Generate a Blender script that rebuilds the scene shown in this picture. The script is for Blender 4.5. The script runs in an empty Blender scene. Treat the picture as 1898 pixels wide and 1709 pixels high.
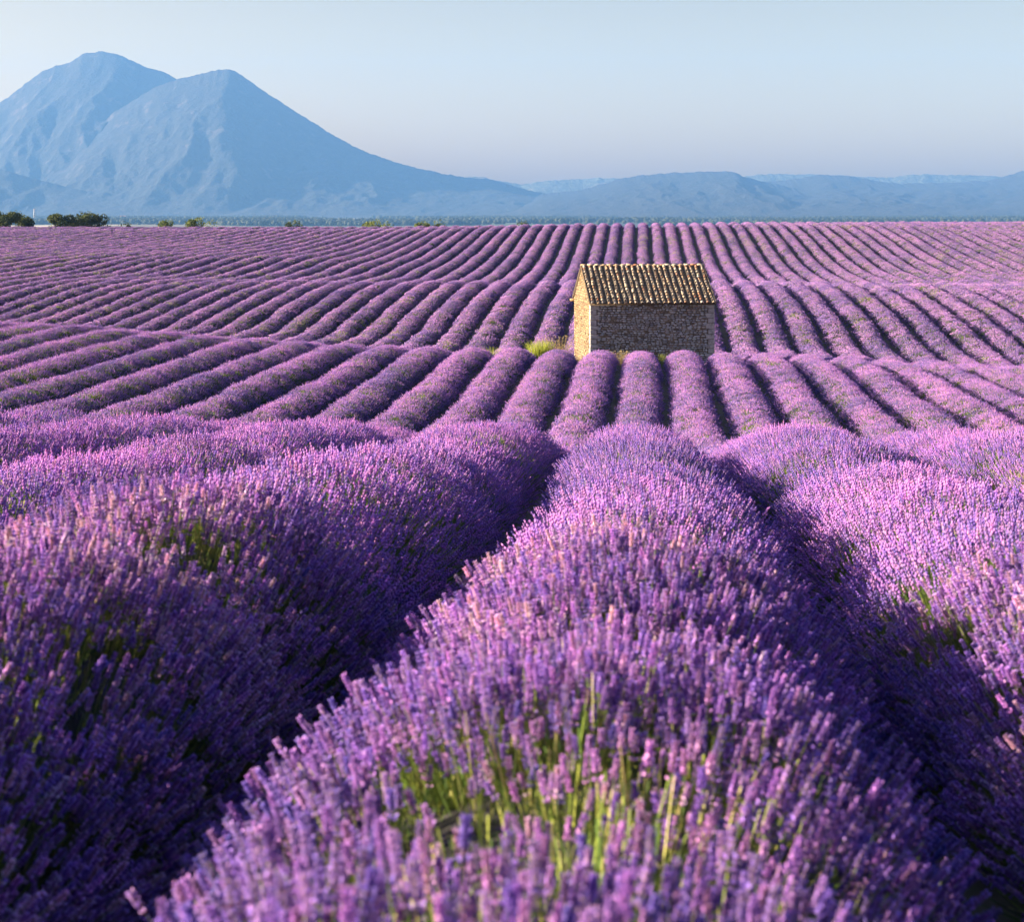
import bpy, math, random
import numpy as np
from mathutils import Vector, Matrix, Euler

R = math.radians
rng = np.random.default_rng(7)
random.seed(7)
scene = bpy.context.scene
COL = scene.collection

# ------------------------------------------------------------------ camera
FPX = 3000.0            # focal length in pixels of the 1898 px wide photograph
HORIZ = 388.0           # row of the photograph at eye level
THETA = math.atan((1215 - 949) / FPX)   # the rows run towards +Y, the camera looks a little left of them
cam_d = bpy.data.cameras.new('camera')
cam = bpy.data.objects.new('camera', cam_d); COL.objects.link(cam)
cam.location = (0, 0, 0)
cam.rotation_euler = (R(90), 0, THETA)
cam_d.sensor_width = 36.0
cam_d.sensor_fit = 'HORIZONTAL'
cam_d.lens = 36.0 * FPX / 1898.0
cam_d.shift_y = -(854.5 - HORIZ) / 1898.0
cam_d.clip_start = 0.05
cam_d.clip_end = 60000
cam_d.dof.use_dof = True
cam_d.dof.focus_distance = 55.0
cam_d.dof.aperture_fstop = 6.5
scene.camera = cam

# ------------------------------------------------------------------ light
SUN_EL = R(17.0)
SUN_AZ_CAM = R(0.0)      # degrees beyond pure left, in the camera's frame
sx = -math.cos(SUN_EL) * math.cos(SUN_AZ_CAM); sy = math.cos(SUN_EL) * math.sin(SUN_AZ_CAM)
SX = sx * math.cos(THETA) - sy * math.sin(THETA)
SY = sx * math.sin(THETA) + sy * math.cos(THETA)
SUN_DIR = Vector((SX, SY, math.sin(SUN_EL)))
world = bpy.data.worlds.new('World'); scene.world = world; world.use_nodes = True
wn = world.node_tree; bg = wn.nodes['Background']
sky = wn.nodes.new('ShaderNodeTexSky'); sky.sky_type = 'NISHITA'; sky.sun_disc = False
sky.sun_elevation = SUN_EL; sky.sun_rotation = math.atan2(SX, SY)
sky.air_density = 0.8; sky.dust_density = 5.0; sky.ozone_density = 1.0; sky.altitude = 600
tint = wn.nodes.new('ShaderNodeMix'); tint.data_type = 'RGBA'; tint.blend_type = 'MULTIPLY'; tint.inputs[0].default_value = 1.0
tco = wn.nodes.new('ShaderNodeTexCoord'); sxyz = wn.nodes.new('ShaderNodeSeparateXYZ'); wn.links.new(tco.outputs['Generated'], sxyz.inputs[0])
band = wn.nodes.new('ShaderNodeMapRange'); band.interpolation_type = 'SMOOTHSTEP'; wn.links.new(sxyz.outputs[2], band.inputs[0])
band.inputs[1].default_value = 0.0; band.inputs[2].default_value = 0.32
milk = wn.nodes.new('ShaderNodeMix'); milk.data_type = 'RGBA'      # milky towards the horizon all round, clear blue overhead
wn.links.new(band.outputs[0], milk.inputs[0]); milk.inputs[6].default_value = (2.75, 1.66, 0.52, 1); milk.inputs[7].default_value = (0.46, 0.56, 0.92, 1)
wn.links.new(milk.outputs[2], tint.inputs[7])
wn.links.new(sky.outputs[0], tint.inputs[6]); wn.links.new(tint.outputs[2], bg.inputs[0]); bg.inputs[1].default_value = 0.047
sun_d = bpy.data.lights.new('sun', 'SUN'); sun = bpy.data.objects.new('sun', sun_d); COL.objects.link(sun)
sun_d.energy = 5.0; sun_d.angle = R(0.5); sun_d.color = (1.0, 0.84, 0.61)
sun.rotation_euler = SUN_DIR.to_track_quat('Z', 'Y').to_euler()
scene.view_settings.view_transform = 'Standard'; scene.view_settings.look = 'None'
scene.view_settings.gamma = 1.0; scene.view_settings.use_curve_mapping = False
scene.view_settings.exposure = 2.1
cy = scene.cycles
cy.max_bounces = 6; cy.diffuse_bounces = 2; cy.transmission_bounces = 4; cy.transparent_max_bounces = 8
cy.volume_bounces = 1
cy.use_denoising = True
try: cy.denoiser = 'OPENIMAGEDENOISE'
except Exception: pass

# ------------------------------------------------------------------ helpers
def tag(o, label=None, cat=None, group=None, kind=None):
    if label: o['label'] = label
    if cat: o['category'] = cat
    if group: o['group'] = group
    if kind: o['kind'] = kind
    return o

def link(o, parent=None):
    COL.objects.link(o)
    if parent is not None: o.parent = parent
    return o

def empty(name, loc, rz=0.0):
    o = bpy.data.objects.new(name, None); o.location = loc; o.rotation_euler = (0, 0, rz)
    return link(o)

def mesh_np(name, verts, faces, mat=None, smooth=False, colors=None):
    """verts (N,3), faces (M,k) with constant k, or a list of such arrays"""
    me = bpy.data.meshes.new(name)
    verts = np.asarray(verts, np.float32)
    fl = faces if isinstance(faces, list) else [faces]
    fl = [np.asarray(f, np.int32) for f in fl if len(f)]
    me.vertices.add(len(verts)); me.vertices.foreach_set('co', verts.ravel())
    nl = sum(f.size for f in fl); nf = sum(len(f) for f in fl)
    me.loops.add(nl); me.polygons.add(nf)
    me.loops.foreach_set('vertex_index', np.concatenate([f.ravel() for f in fl]))
    starts = []; s = 0
    for f in fl:
        starts.append(s + np.arange(len(f), dtype=np.int32) * f.shape[1]); s += f.size
    me.polygons.foreach_set('loop_start', np.concatenate(starts))
    me.update(calc_edges=True)
    if smooth: me.polygons.foreach_set('use_smooth', np.ones(nf, bool))
    if colors is not None:
        ca = me.color_attributes.new('col', 'FLOAT_COLOR', 'POINT')
        c = np.ones((len(verts), 4), np.float32); c[:, :3] = colors
        ca.data.foreach_set('color', c.ravel())
    if mat is not None: me.materials.append(mat)
    return me

def obj(name, me, parent=None):
    return link(bpy.data.objects.new(name, me), parent)

def grid_faces(nr, nc):
    a = np.arange(nr * nc).reshape(nr, nc)
    return np.stack([a[:-1, :-1], a[:-1, 1:], a[1:, 1:], a[1:, :-1]], -1).reshape(-1, 4)

_perm = np.random.default_rng(3).random((256, 256)).astype(np.float64)
def vnoise(x, y):
    x = np.asarray(x, float); y = np.asarray(y, float)
    xi = np.floor(x).astype(int); yi = np.floor(y).astype(int)
    fx = x - xi; fy = y - yi
    fx = fx * fx * (3 - 2 * fx); fy = fy * fy * (3 - 2 * fy)
    a = _perm[xi & 255, yi & 255]; b = _perm[(xi + 1) & 255, yi & 255]
    c = _perm[xi & 255, (yi + 1) & 255]; d = _perm[(xi + 1) & 255, (yi + 1) & 255]
    return (a * (1 - fx) + b * fx) * (1 - fy) + (c * (1 - fx) + d * fx) * fy
def fbm(x, y, n=4, lac=2.03, g=0.5):
    s = 0; amp = 1; tot = 0
    for i in range(n):
        s = s + amp * vnoise(x + 17.3 * i, y - 9.1 * i); tot += amp; amp *= g
        x = x * lac; y = y * lac
    return s / tot

def nodes_of(name):
    m = bpy.data.materials.new(name); m.use_nodes = True
    nt = m.node_tree
    return m, nt, nt.nodes, nt.links, nt.nodes['Principled BSDF']
def ramp(nt, fac, stops):
    r = nt.nodes.new('ShaderNodeValToRGB')
    el = r.color_ramp.elements
    while len(el) < len(stops): el.new(0.5)
    for e, (p, c) in zip(el, stops): e.position = p; e.color = (*c, 1)
    nt.links.new(fac, r.inputs[0]); return r
def noise_node(nt, scale, detail=4, vec=None, rough=0.55):
    n = nt.nodes.new('ShaderNodeTexNoise'); n.inputs['Scale'].default_value = scale
    n.inputs['Detail'].default_value = detail; n.inputs['Roughness'].default_value = rough
    if vec is not None: nt.links.new(vec, n.inputs['Vector'])
    return n
def mixc(nt, fac, a, b, mode='MIX'):
    m = nt.nodes.new('ShaderNodeMix'); m.data_type = 'RGBA'; m.blend_type = mode
    for v, i in ((fac, 0), (a, 6), (b, 7)):
        if hasattr(v, 'is_output') or hasattr(v, 'links'): nt.links.new(v, m.inputs[i])
        elif isinstance(v, tuple): m.inputs[i].default_value = (*v, 1)
        else: m.inputs[i].default_value = v
    return m.outputs[2]
def math_n(nt, op, a, b=None, clamp=False):
    m = nt.nodes.new('ShaderNodeMath'); m.operation = op; m.use_clamp = clamp
    for v, i in ((a, 0), (b, 1)):
        if v is None: continue
        if hasattr(v, 'links'): nt.links.new(v, m.inputs[i])
        else: m.inputs[i].default_value = v
    return m.outputs[0]

# ------------------------------------------------------------------ terrain
# heights of the row tops, by depth in front of the camera, at several distances across the rows
FG0 = [(-20, -0.62), (0, -0.69), (2.0, -0.885), (5.0, -1.18), (10.0, -1.66), (15.0, -2.12), (18.5, -2.45), (23, -3.2)]
def fg(cx):
    up = 0.022 * min(8.0, max(0.0, -cx)) - 0.01 * min(8.0, max(0.0, cx))
    return [(d, z + up * min(1.0, (26 - d) / 16.0 if d > 10 else 1.0)) for d, z in FG0]
COLS = {
 -110: fg(-110) + [(30, -3.0), (60, -2.5), (90, -5.0), (105, -5.6), (125, -4.6), (150, -4.0), (190, -3.3), (222, -2.65), (230, -2.8), (238, -3.05), (250, -2.6), (262, -3.2), (300, -8), (420, -20)],
 -70: fg(-70) + [(30, -3.2), (65, -3.3), (90, -5.8), (104, -6.1), (125, -5.0), (150, -4.2), (170, -4.0), (190, -3.6), (205, -3.15), (222, -2.65), (230, -2.8), (238, -3.05), (250, -2.6), (262, -3.2), (300, -8), (420, -20)],
 -40: fg(-40) + [(30, -3.2), (47, -4.4), (65, -4.1), (75, -5.0), (88, -6.9), (100, -6.95), (106, -6.65), (112, -6.15), (119, -5.65), (126, -5.45), (135, -5.5), (145, -5.1), (158, -4.45), (170, -4.3), (190, -3.8), (205, -3.2), (222, -2.62), (230, -2.75), (238, -3.05), (250, -2.55), (262, -3.2), (300, -8), (420, -20)],
 -24: fg(-24) + [(30, -3.7), (40, -4.8), (48, -5.0), (57, -4.9), (65, -4.65), (73, -5.4), (86, -7.2), (97, -7.2), (103, -6.6), (110, -6.05), (118, -5.55), (124, -5.4), (133, -5.9), (145, -5.9), (156, -5.5), (170, -5.1), (186, -4.3), (203, -3.2), (220, -2.3), (227, -2.3), (236, -2.7), (249, -2.35), (262, -3.2), (300, -8), (420, -20)],
 -16: fg(-16) + [(30, -4.1), (40, -5.2), (47, -5.3), (55, -5.25), (65, -5.25), (73, -6.0), (84, -7.25), (94, -7.3), (100, -6.7), (107, -6.1), (114, -5.6), (121, -5.32), (130, -6.0), (143, -6.35), (152, -6.15), (165, -5.8), (176, -5.2), (188, -4.4), (203, -3.1), (219, -2.0), (226, -1.98), (235, -2.5), (248, -2.25), (262, -3.2), (300, -8), (420, -20)],
 -4: fg(-4) + [(30, -4.4), (40, -5.7), (47, -6.1), (56, -6.05), (65, -5.78), (70, -5.95), (73, -6.45), (80, -7.15), (87, -7.2), (92, -6.6), (98, -6.0), (105, -5.55), (113, -5.22), (119, -5.16), (127, -5.8), (140, -6.5), (150, -6.4), (160, -6.25), (172, -5.75), (186, -4.6), (203, -3.05), (218, -1.93), (226, -1.85), (235, -2.4), (247, -2.3), (262, -3.2), (300, -8), (420, -20)],
 4: fg(4) + [(30, -4.4), (40, -5.7), (47, -6.15), (56, -6.1), (66, -5.98), (71, -6.2), (75, -6.6), (80, -7.1), (87, -7.2), (92, -6.6), (98, -6.0), (105, -5.55), (113, -5.22), (119, -5.16), (127, -5.8), (140, -6.5), (150, -6.4), (160, -6.2), (172, -5.7), (186, -4.55), (203, -2.95), (218, -1.85), (226, -1.75), (235, -2.3), (247, -3.0), (262, -4.2), (300, -8), (420, -20)],
 -8: None, 16: fg(16) + [(30, -4.4), (40, -5.8), (47, -6.25), (58, -6.4), (68, -6.6), (73, -7.1), (79, -7.6), (86, -7.35), (92, -6.65), (98, -6.1), (105, -5.65), (111, -5.35), (117, -5.25), (126, -5.8), (140, -6.5), (150, -6.35), (160, -6.1), (172, -5.5), (186, -4.3), (203, -2.75), (218, -1.75), (226, -1.66), (235, -2.3), (247, -3.2), (262, -4.4), (300, -8), (420, -20)],
 40: fg(40) + [(30, -4.4), (40, -5.9), (47, -6.4), (58, -6.8), (68, -7.1), (79, -8.0), (86, -7.7), (92, -7.1), (98, -6.6), (105, -6.1), (111, -5.75), (117, -5.55), (126, -5.8), (140, -6.2), (150, -6.0), (160, -5.6), (172, -4.8), (186, -3.8), (203, -2.5), (218, -1.7), (226, -1.62), (235, -2.3), (247, -3.2), (262, -4.4), (300, -8), (420, -20)],
 90: fg(90) + [(30, -4.4), (60, -6.8), (86, -8), (117, -5.8), (140, -5.8), (172, -4.2), (203, -2.3), (218, -1.7), (226, -1.6), (235, -2.3), (262, -4.4), (300, -8), (420, -20)],
}
COLS[-8] = fg(-8) + [((d), z) for d, z in COLS[-4] if d > 25]
def pchip(xs, ys, xq):
    xs = np.array(xs, float); ys = np.array(ys, float)
    h = np.diff(xs); dl = np.diff(ys) / h
    m = np.zeros_like(ys)
    for i in range(1, len(xs) - 1):
        if dl[i-1] * dl[i] > 0:
            w1 = 2*h[i] + h[i-1]; w2 = h[i] + 2*h[i-1]
            m[i] = (w1 + w2) / (w1 / dl[i-1] + w2 / dl[i])
    m[0] = dl[0]; m[-1] = dl[-1]
    i = np.clip(np.searchsorted(xs, xq) - 1, 0, len(h) - 1)
    t = np.clip((xq - xs[i]) / h[i], 0, 1)
    return ((1+2*t)*(1-t)**2)*ys[i] + t*(1-t)**2*h[i]*m[i] + t*t*(3-2*t)*ys[i+1] + t*t*(t-1)*h[i]*m[i+1]
CX = np.array(sorted(COLS)); YG = np.arange(-20, 420, 0.5)
TAB = []
for cx in CX:
    ds = np.array([p[0] for p in COLS[cx]], float); zs = [p[1] for p in COLS[cx]]
    dY = np.where(ds > 25, (ds + cx * math.sin(THETA)) / math.cos(THETA), ds)
    TAB.append(pchip(dY, zs, YG))
TAB = np.array(TAB)
# resample across X smoothly
XG = np.arange(-110, 90.5, 1.0)
TX = np.array([pchip(CX, TAB[:, j], XG) for j in range(len(YG))]).T
k = np.exp(-0.5 * (np.arange(-8, 9) / 3.0) ** 2); k /= k.sum()
TXs = np.apply_along_axis(lambda v: np.convolve(np.pad(v, 8, 'edge'), k, 'valid'), 0, TX)
TXs = np.apply_along_axis(lambda v: np.convolve(np.pad(v, 8, 'edge'), np.exp(-0.5*(np.arange(-8,9)/2.4)**2)/np.exp(-0.5*(np.arange(-8,9)/2.4)**2).sum(), 'valid'), 1, TXs)
def top_z(X, Y):
    X = np.clip(np.asarray(X, float), -109.9, 89.9); Y = np.clip(np.asarray(Y, float), -20, 419)
    fx = X + 110; fy = (Y + 20) / 0.5
    i = np.floor(fx).astype(int); j = np.clip(np.floor(fy).astype(int), 0, len(YG) - 2)
    a = fx - i; b = fy - j
    return (TXs[i, j]*(1-a)*(1-b) + TXs[i+1, j]*a*(1-b) + TXs[i, j+1]*(1-a)*b + TXs[i+1, j+1]*a*b)
ROW_H = 0.72
def ground_z(X, Y): return top_z(X, Y) - ROW_H
def centre_shift(Y):
    return np.interp(Y, [0, 12, 47, 120, 160, 225, 260], [-0.14, -0.09, -0.55, -0.62, -1.15, -1.75, -2.05])
PITCH = 1.8
PLAIN = -40.0

def depth_of(X, Y): return Y * math.cos(THETA) - X * math.sin(THETA)
def from_px(px, d):   # point on the ground plan at picture column px and depth d
    lat = (px - 949) * d / FPX
    return (lat * math.cos(THETA) - d * math.sin(THETA), d * math.cos(THETA) + lat * math.sin(THETA))
def zof(py, d): return -(py - HORIZ) * d / FPX

# ------------------------------------------------------------------ haze
def haze():
    m = bpy.data.materials.new('haze_air'); m.use_nodes = True; nt = m.node_tree
    nt.nodes.remove(nt.nodes['Principled BSDF'])
    v = nt.nodes.new('ShaderNodeVolumePrincipled')
    v.inputs['Color'].default_value = (0.185, 0.465, 1.0, 1)
    v.inputs['Absorption Color'].default_value = (0, 0, 0, 1)
    v.inputs['Density'].default_value = 0.000066
    v.inputs['Anisotropy'].default_value = 0.0
    nt.links.new(v.outputs[0], nt.nodes['Material Output'].inputs['Volume'])
    x0, x1, y0, y1, z0, z1 = -5200, 5200, -300, 11400, PLAIN - 60, 1060
    V = [(x, y, z) for z in (z0, z1) for y in (y0, y1) for x in (x0, x1)]
    F = [(0, 2, 3, 1), (4, 5, 7, 6), (0, 1, 5, 4), (2, 6, 7, 3), (0, 4, 6, 2), (1, 3, 7, 5)]
    o = obj('haze', mesh_np('haze', V, np.array(F), m)); o['kind'] = 'stuff'
    return o
haze()

# ------------------------------------------------------------------ ground sheet
def build_ground():
    ys = np.concatenate([np.array([-60, -30, -20.]), np.arange(-15, 265, 1.0), 265 + np.cumsum(np.geomspace(3, 900, 52))])
    ys = ys[ys < 11200]
    r = np.cumsum(np.geomspace(2, 700, 36)); r = r[r < 4900]
    xs = np.concatenate([(-95 - r)[::-1], np.arange(-95, 76, 1.0), 75 + r])
    X, Y = np.meshgrid(xs, ys)
    near = ground_z(X, Y) + (fbm(X * 1.7, Y * 1.7, 3) - 0.5) * 0.06
    far = PLAIN + (fbm(X / 300 + 5, Y / 300, 4) - 0.5) * 10.0
    t = np.clip((Y - 290) / 420, 0, 1); t = t * t * (3 - 2 * t)
    tx = np.clip((np.abs(X + 10) - 110) / 500, 0, 1); tx = tx * (Y > 120) * np.clip((Y - 120) / 300, 0, 1)
    Z = near * (1 - t) + far * t
    Z = Z * (1 - tx * 0.6) + far * tx * 0.6
    V = np.stack([X, Y, Z], -1).reshape(-1, 3)
    m, nt, N, L, B = nodes_of('soil_and_far_fields')
    geo = N.new('ShaderNodeNewGeometry')
    n1 = noise_node(nt, 2.2, 8, geo.outputs['Position'])
    soil = ramp(nt, n1.outputs['Fac'], [(0.3, (0.085, 0.055, 0.035)), (0.5, (0.17, 0.115, 0.07)), (0.62, (0.13, 0.12, 0.05)), (0.75, (0.26, 0.2, 0.11))])
    mp = N.new('ShaderNodeMapping'); mp.inputs['Scale'].default_value = (0.0022, 0.0011, 0.0)
    L.new(geo.outputs['Position'], mp.inputs['Vector'])
    vo = N.new('ShaderNodeTexVoronoi'); vo.inputs['Scale'].default_value = 1.0
    L.new(mp.outputs[0], vo.inputs['Vector'])
    sep = N.new('ShaderNodeSeparateColor'); L.new(vo.outputs['Color'], sep.inputs[0])
    fields = ramp(nt, sep.outputs[0], [(0.0, (0.06, 0.08, 0.035)), (0.35, (0.14, 0.12, 0.06)), (0.5, (0.55, 0.45, 0.30)), (0.75, (0.70, 0.60, 0.44)), (1.0, (0.2, 0.14, 0.16))])
    fields.color_ramp.interpolation = 'CONSTANT'
    sp = N.new('ShaderNodeSeparateXYZ'); L.new(geo.outputs['Position'], sp.inputs[0])
    f = math_n(nt, 'GREATER_THAN', sp.outputs[1], 300.0)
    lf = math_n(nt, 'GREATER_THAN', math_n(nt, 'ADD', sp.outputs[0], math_n(nt, 'MULTIPLY', sp.outputs[1], 0.06)), 0.0)
    far = mixc(nt, lf, fields.outputs[0], (0.03, 0.036, 0.025))     # east of the road it is all oak wood
    c = mixc(nt, f, soil.outputs[0], far)
    L.new(c, B.inputs['Base Color']); B.inputs['Roughness'].default_value = 0.95
    bmp = N.new('ShaderNodeBump'); bmp.inputs['Strength'].default_value = 0.5; bmp.inputs['Distance'].default_value = 0.04
    L.new(n1.outputs['Fac'], bmp.inputs['Height']); L.new(bmp.outputs[0], B.inputs['Normal'])
    o = obj('ground', mesh_np('ground', V, grid_faces(len(ys), len(xs)), m, smooth=True)); o['kind'] = 'structure'
build_ground()

# ------------------------------------------------------------------ mountains
def mountain_material(name, wood, rock, rock_at=0.62, patch=0.009):
    m, nt, N, L, B = nodes_of(name)
    geo = N.new('ShaderNodeNewGeometry')
    a = noise_node(nt, patch, 12, geo.outputs['Position'], 0.7)
    b = noise_node(nt, 0.022, 10, geo.outputs['Position'], 0.7)
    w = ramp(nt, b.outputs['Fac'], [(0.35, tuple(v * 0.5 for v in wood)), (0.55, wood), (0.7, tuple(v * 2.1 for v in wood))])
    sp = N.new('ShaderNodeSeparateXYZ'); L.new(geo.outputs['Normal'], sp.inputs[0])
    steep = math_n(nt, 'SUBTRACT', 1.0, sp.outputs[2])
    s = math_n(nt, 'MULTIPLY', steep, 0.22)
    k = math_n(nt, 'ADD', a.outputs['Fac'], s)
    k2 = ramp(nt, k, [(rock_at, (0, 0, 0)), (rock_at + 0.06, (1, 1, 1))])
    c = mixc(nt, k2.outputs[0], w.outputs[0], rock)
    L.new(c, B.inputs['Base Color']); B.inputs['Roughness'].default_value = 1.0
    bmp = N.new('ShaderNodeBump'); bmp.inputs['Strength'].default_value = 1.0; bmp.inputs['Distance'].default_value = 30
    L.new(b.outputs['Fac'], bmp.inputs['Height']); L.new(bmp.outputs[0], B.inputs['Normal'])
    return m
def ridge(name, prof, D, front, mat, seed, back=900, rough=1.0, nx=420, spur=None, crest_px=None):
    """a mountain whose crest has the given outline, D metres away, sloping down to the plain"""
    px = np.array([p[0] for p in prof], float); py = np.array([p[1] for p in prof], float)
    q = np.linspace(px[0], px[-1], nx)
    lat = (q - 949) / FPX * D
    h = (HORIZ - np.interp(q, px, py)) / FPX * D
    # smooth the outline, then small roughness
    kk = np.exp(-0.5 * (np.arange(-4, 5) / 1.6) ** 2); kk /= kk.sum()
    h = np.convolve(np.pad(h, 4, 'edge'), kk, 'valid')
    s = np.concatenate([np.linspace(-front, 0, 130), np.linspace(0, back, 30)[1:]])
    LAT, S = np.meshgrid(lat, s); H = np.broadcast_to(h, S.shape)
    u = np.where(S < 0, -S / front, S / back)
    # warped slope with gullies running down it
    wx = LAT / 420 + seed + 0.9 * fbm(LAT / 900 + seed, S / 900, 3)
    g = 1 - np.abs(2 * fbm(wx + 0.25 * u, S / 2600 + seed, 4) - 1)
    g2 = 1 - np.abs(2 * fbm(LAT / 150 + seed, S / 330 + 3, 5) - 1)
    slope = (1 - u) ** 1.35
    lob = u * (1 - u) * 4
    Z = (H - PLAIN) * slope + lob * (g - 0.72) * 0.85 * (H - PLAIN) * rough + lob * (g2 - 0.75) * (40 + 70 * rough) * np.clip((H - PLAIN) / 500, 0.1, 1)
    edge = (fbm(q / 8 + seed, q * 0 + seed, 5, g=0.65) - 0.5) * (D / 9000) * 18
    Z = Z + edge[None, :] * (1 - np.clip(u * 6, 0, 1))
    if spur is not None: Z = spur(LAT, S, Z, u, H)
    Z = np.minimum(Z, H - PLAIN + 6)
    Z = Z + PLAIN - 14 * (u > 0.985)
    dd = D + S
    X = LAT * (dd / D) ** 0.5; 
    WX = X * math.cos(THETA) - dd * math.sin(THETA); WY = dd * math.cos(THETA) + X * math.sin(THETA)
    V = np.stack([WX, WY, Z], -1).reshape(-1, 3)
    o = obj(name, mesh_np(name, V, grid_faces(len(s), nx), mat, smooth=True)); o['kind'] = 'structure'
    return o
M_wood = mountain_material('mountain_woods', (0.016, 0.018, 0.014), (0.065, 0.052, 0.042), 0.62)
M_low = mountain_material('hill_woods', (0.018, 0.020, 0.016), (0.06, 0.055, 0.045), 0.66)
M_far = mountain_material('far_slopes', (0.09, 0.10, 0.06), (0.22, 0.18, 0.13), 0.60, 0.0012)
ridge('mountain', [(-420, 330), (-260, 290), (-120, 262), (0, 190), (40, 160), (80, 130), (105, 121), (125, 117), (155, 99), (180, 94), (215, 98), (240, 110), (265, 122), (300, 130), (330, 146), (420, 215), (560, 300), (700, 372)], 9900, 1900, M_wood, 3.1, rough=0.22, nx=360)
ridge('mountain', [(-180, 380), (-60, 372), (0, 350), (90, 300), (150, 258), (215, 205), (280, 165), (330, 145), (355, 141), (395, 130), (425, 127), (440, 133), (470, 155), (510, 182), (560, 213), (610, 245), (650, 268), (690, 285), (740, 302), (800, 317), (850, 327), (900, 331), (930, 338), (960, 347), (1000, 357), (1060, 366), (1150, 376), (1300, 386)], 9200, 1900, M_wood, 8.4, rough=0.22, nx=480)
ridge('foothill', [(-300, 300), (-100, 305), (0, 312), (60, 330), (150, 352), (260, 368), (420, 378), (600, 384), (760, 388)], 7900, 700, M_low, 1.7, rough=0.5, nx=260)
ridge('hills', [(900, 392), (960, 376), (1000, 360), (1040, 356), (1080, 351), (1120, 340), (1147, 331), (1200, 323), (1257, 319), (1325, 317), (1359, 318), (1380, 327), (1421, 338), (1480, 350), (1560, 364), (1700, 380)], 8900, 2400, M_low, 5.2, rough=0.3)
ridge('hills', [(1280, 360), (1360, 345), (1421, 336), (1482, 331), (1523, 322), (1571, 326), (1626, 335), (1667, 340), (1763, 338), (1831, 335), (1858, 329), (1898, 314), (1960, 300), (2150, 290), (2300, 320)], 9400, 2800, M_low, 12.2, rough=0.3, nx=360)
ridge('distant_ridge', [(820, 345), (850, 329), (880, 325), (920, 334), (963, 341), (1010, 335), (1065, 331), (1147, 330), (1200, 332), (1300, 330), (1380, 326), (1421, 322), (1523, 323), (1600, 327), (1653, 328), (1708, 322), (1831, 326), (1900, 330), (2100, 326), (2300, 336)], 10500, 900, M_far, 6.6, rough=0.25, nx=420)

# ------------------------------------------------------------------ lavender: tufts to instance
M_lav, nt, N, L, B = nodes_of('lavender_flower_and_stem')
at = N.new('ShaderNodeAttribute'); at.attribute_name = 'col'
oi = N.new('ShaderNodeObjectInfo')
hs = N.new('ShaderNodeHueSaturation')
L.new(at.outputs['Color'], hs.inputs['Color'])
mr = N.new('ShaderNodeMapRange'); L.new(oi.outputs['Random'], mr.inputs[0]); mr.inputs[3].default_value = 0.485; mr.inputs[4].default_value = 0.525
L.new(mr.outputs[0], hs.inputs['Hue'])
mr2 = N.new('ShaderNodeMapRange'); L.new(oi.outputs['Random'], mr2.inputs[0]); mr2.inputs[3].default_value = 0.82; mr2.inputs[4].default_value = 1.2
L.new(mr2.outputs[0], hs.inputs['Value'])
L.new(hs.outputs[0], B.inputs['Base Color']); B.inputs['Roughness'].default_value = 0.75
B.inputs['Specular IOR Level'].default_value = 0.25
tr = N.new('ShaderNodeBsdfTranslucent'); L.new(hs.outputs[0], tr.inputs[0])
mx = N.new('ShaderNodeMixShader'); mx.inputs[0].default_value = 0.27
L.new(B.outputs[0], mx.inputs[1]); L.new(tr.outputs[0], mx.inputs[2])
L.new(mx.outputs[0], N['Material Output'].inputs[0])

PETAL = np.array([(0.60, 0.31, 0.93), (0.76, 0.34, 0.90), (0.44, 0.28, 0.93), (0.85, 0.46, 0.90), (0.50, 0.29, 0.93)])
CALYX = np.array([(0.13, 0.04, 0.32), (0.19, 0.05, 0.27), (0.09, 0.04, 0.34), (0.13, 0.04, 0.30), (0.26, 0.12, 0.13), (0.38, 0.23, 0.15)])
STEM = np.array([(0.14, 0.22, 0.05), (0.22, 0.27, 0.07), (0.10, 0.16, 0.05)])
LEAF = np.array([(0.46, 0.50, 0.10), (0.26, 0.34, 0.06), (0.62, 0.56, 0.20)])

class MB:
    def __init__(s): s.v = []; s.f3 = []; s.f4 = []; s.c = []; s.n = 0
    def add(s, v, f3=(), f4=(), c=(1, 1, 1)):
        v = np.asarray(v, float); s.v.append(v)
        for f in f3: s.f3.append([i + s.n for i in f])
        for f in f4: s.f4.append([i + s.n for i in f])
        c = np.asarray(c, float)
        s.c.append(np.broadcast_to(c, (len(v), 3)) if c.ndim == 1 else c); s.n += len(v)
    def mesh(s, name, mat, smooth=False, colors=True):
        return mesh_np(name, np.concatenate(s.v), [np.array(s.f3), np.array(s.f4)], mat, smooth, np.concatenate(s.c) if colors else None)

def frame(d):
    d = d / np.linalg.norm(d); a = np.array([1.0, 0, 0]) if abs(d[0]) < 0.9 else np.array([0, 1.0, 0])
    u = np.cross(d, a); u /= np.linalg.norm(u); return d, u, np.cross(d, u)
def ribbon(mb, p0, p1, w, c, side=None):
    d = p1 - p0; _, u, v = frame(d)
    a = random.random() * 6.28; s = math.cos(a) * u + math.sin(a) * v
    mb.add([p0 - s * w, p0 + s * w, p1 + s * w * 0.5, p1 - s * w * 0.5], f4=[(0, 1, 2, 3)], c=c)
def bipyr(mb, p, d, ln, r, c, n=4, ct=None):
    d, u, v = frame(d); a0 = random.random() * 3
    ring = [p + d * ln * 0.45 + r * (math.cos(a0 + i * 2 * math.pi / n) * u + math.sin(a0 + i * 2 * math.pi / n) * v) for i in range(n)]
    V = [p] + ring + [p + d * ln]
    F = []
    for i in range(n):
        j = (i + 1) % n
        F += [(0, 1 + j, 1 + i), (1 + i, 1 + j, n + 1)]
    cc = np.array([c] * (n + 1) + [c if ct is None else ct])
    mb.add(V, f3=F, c=cc)

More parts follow.
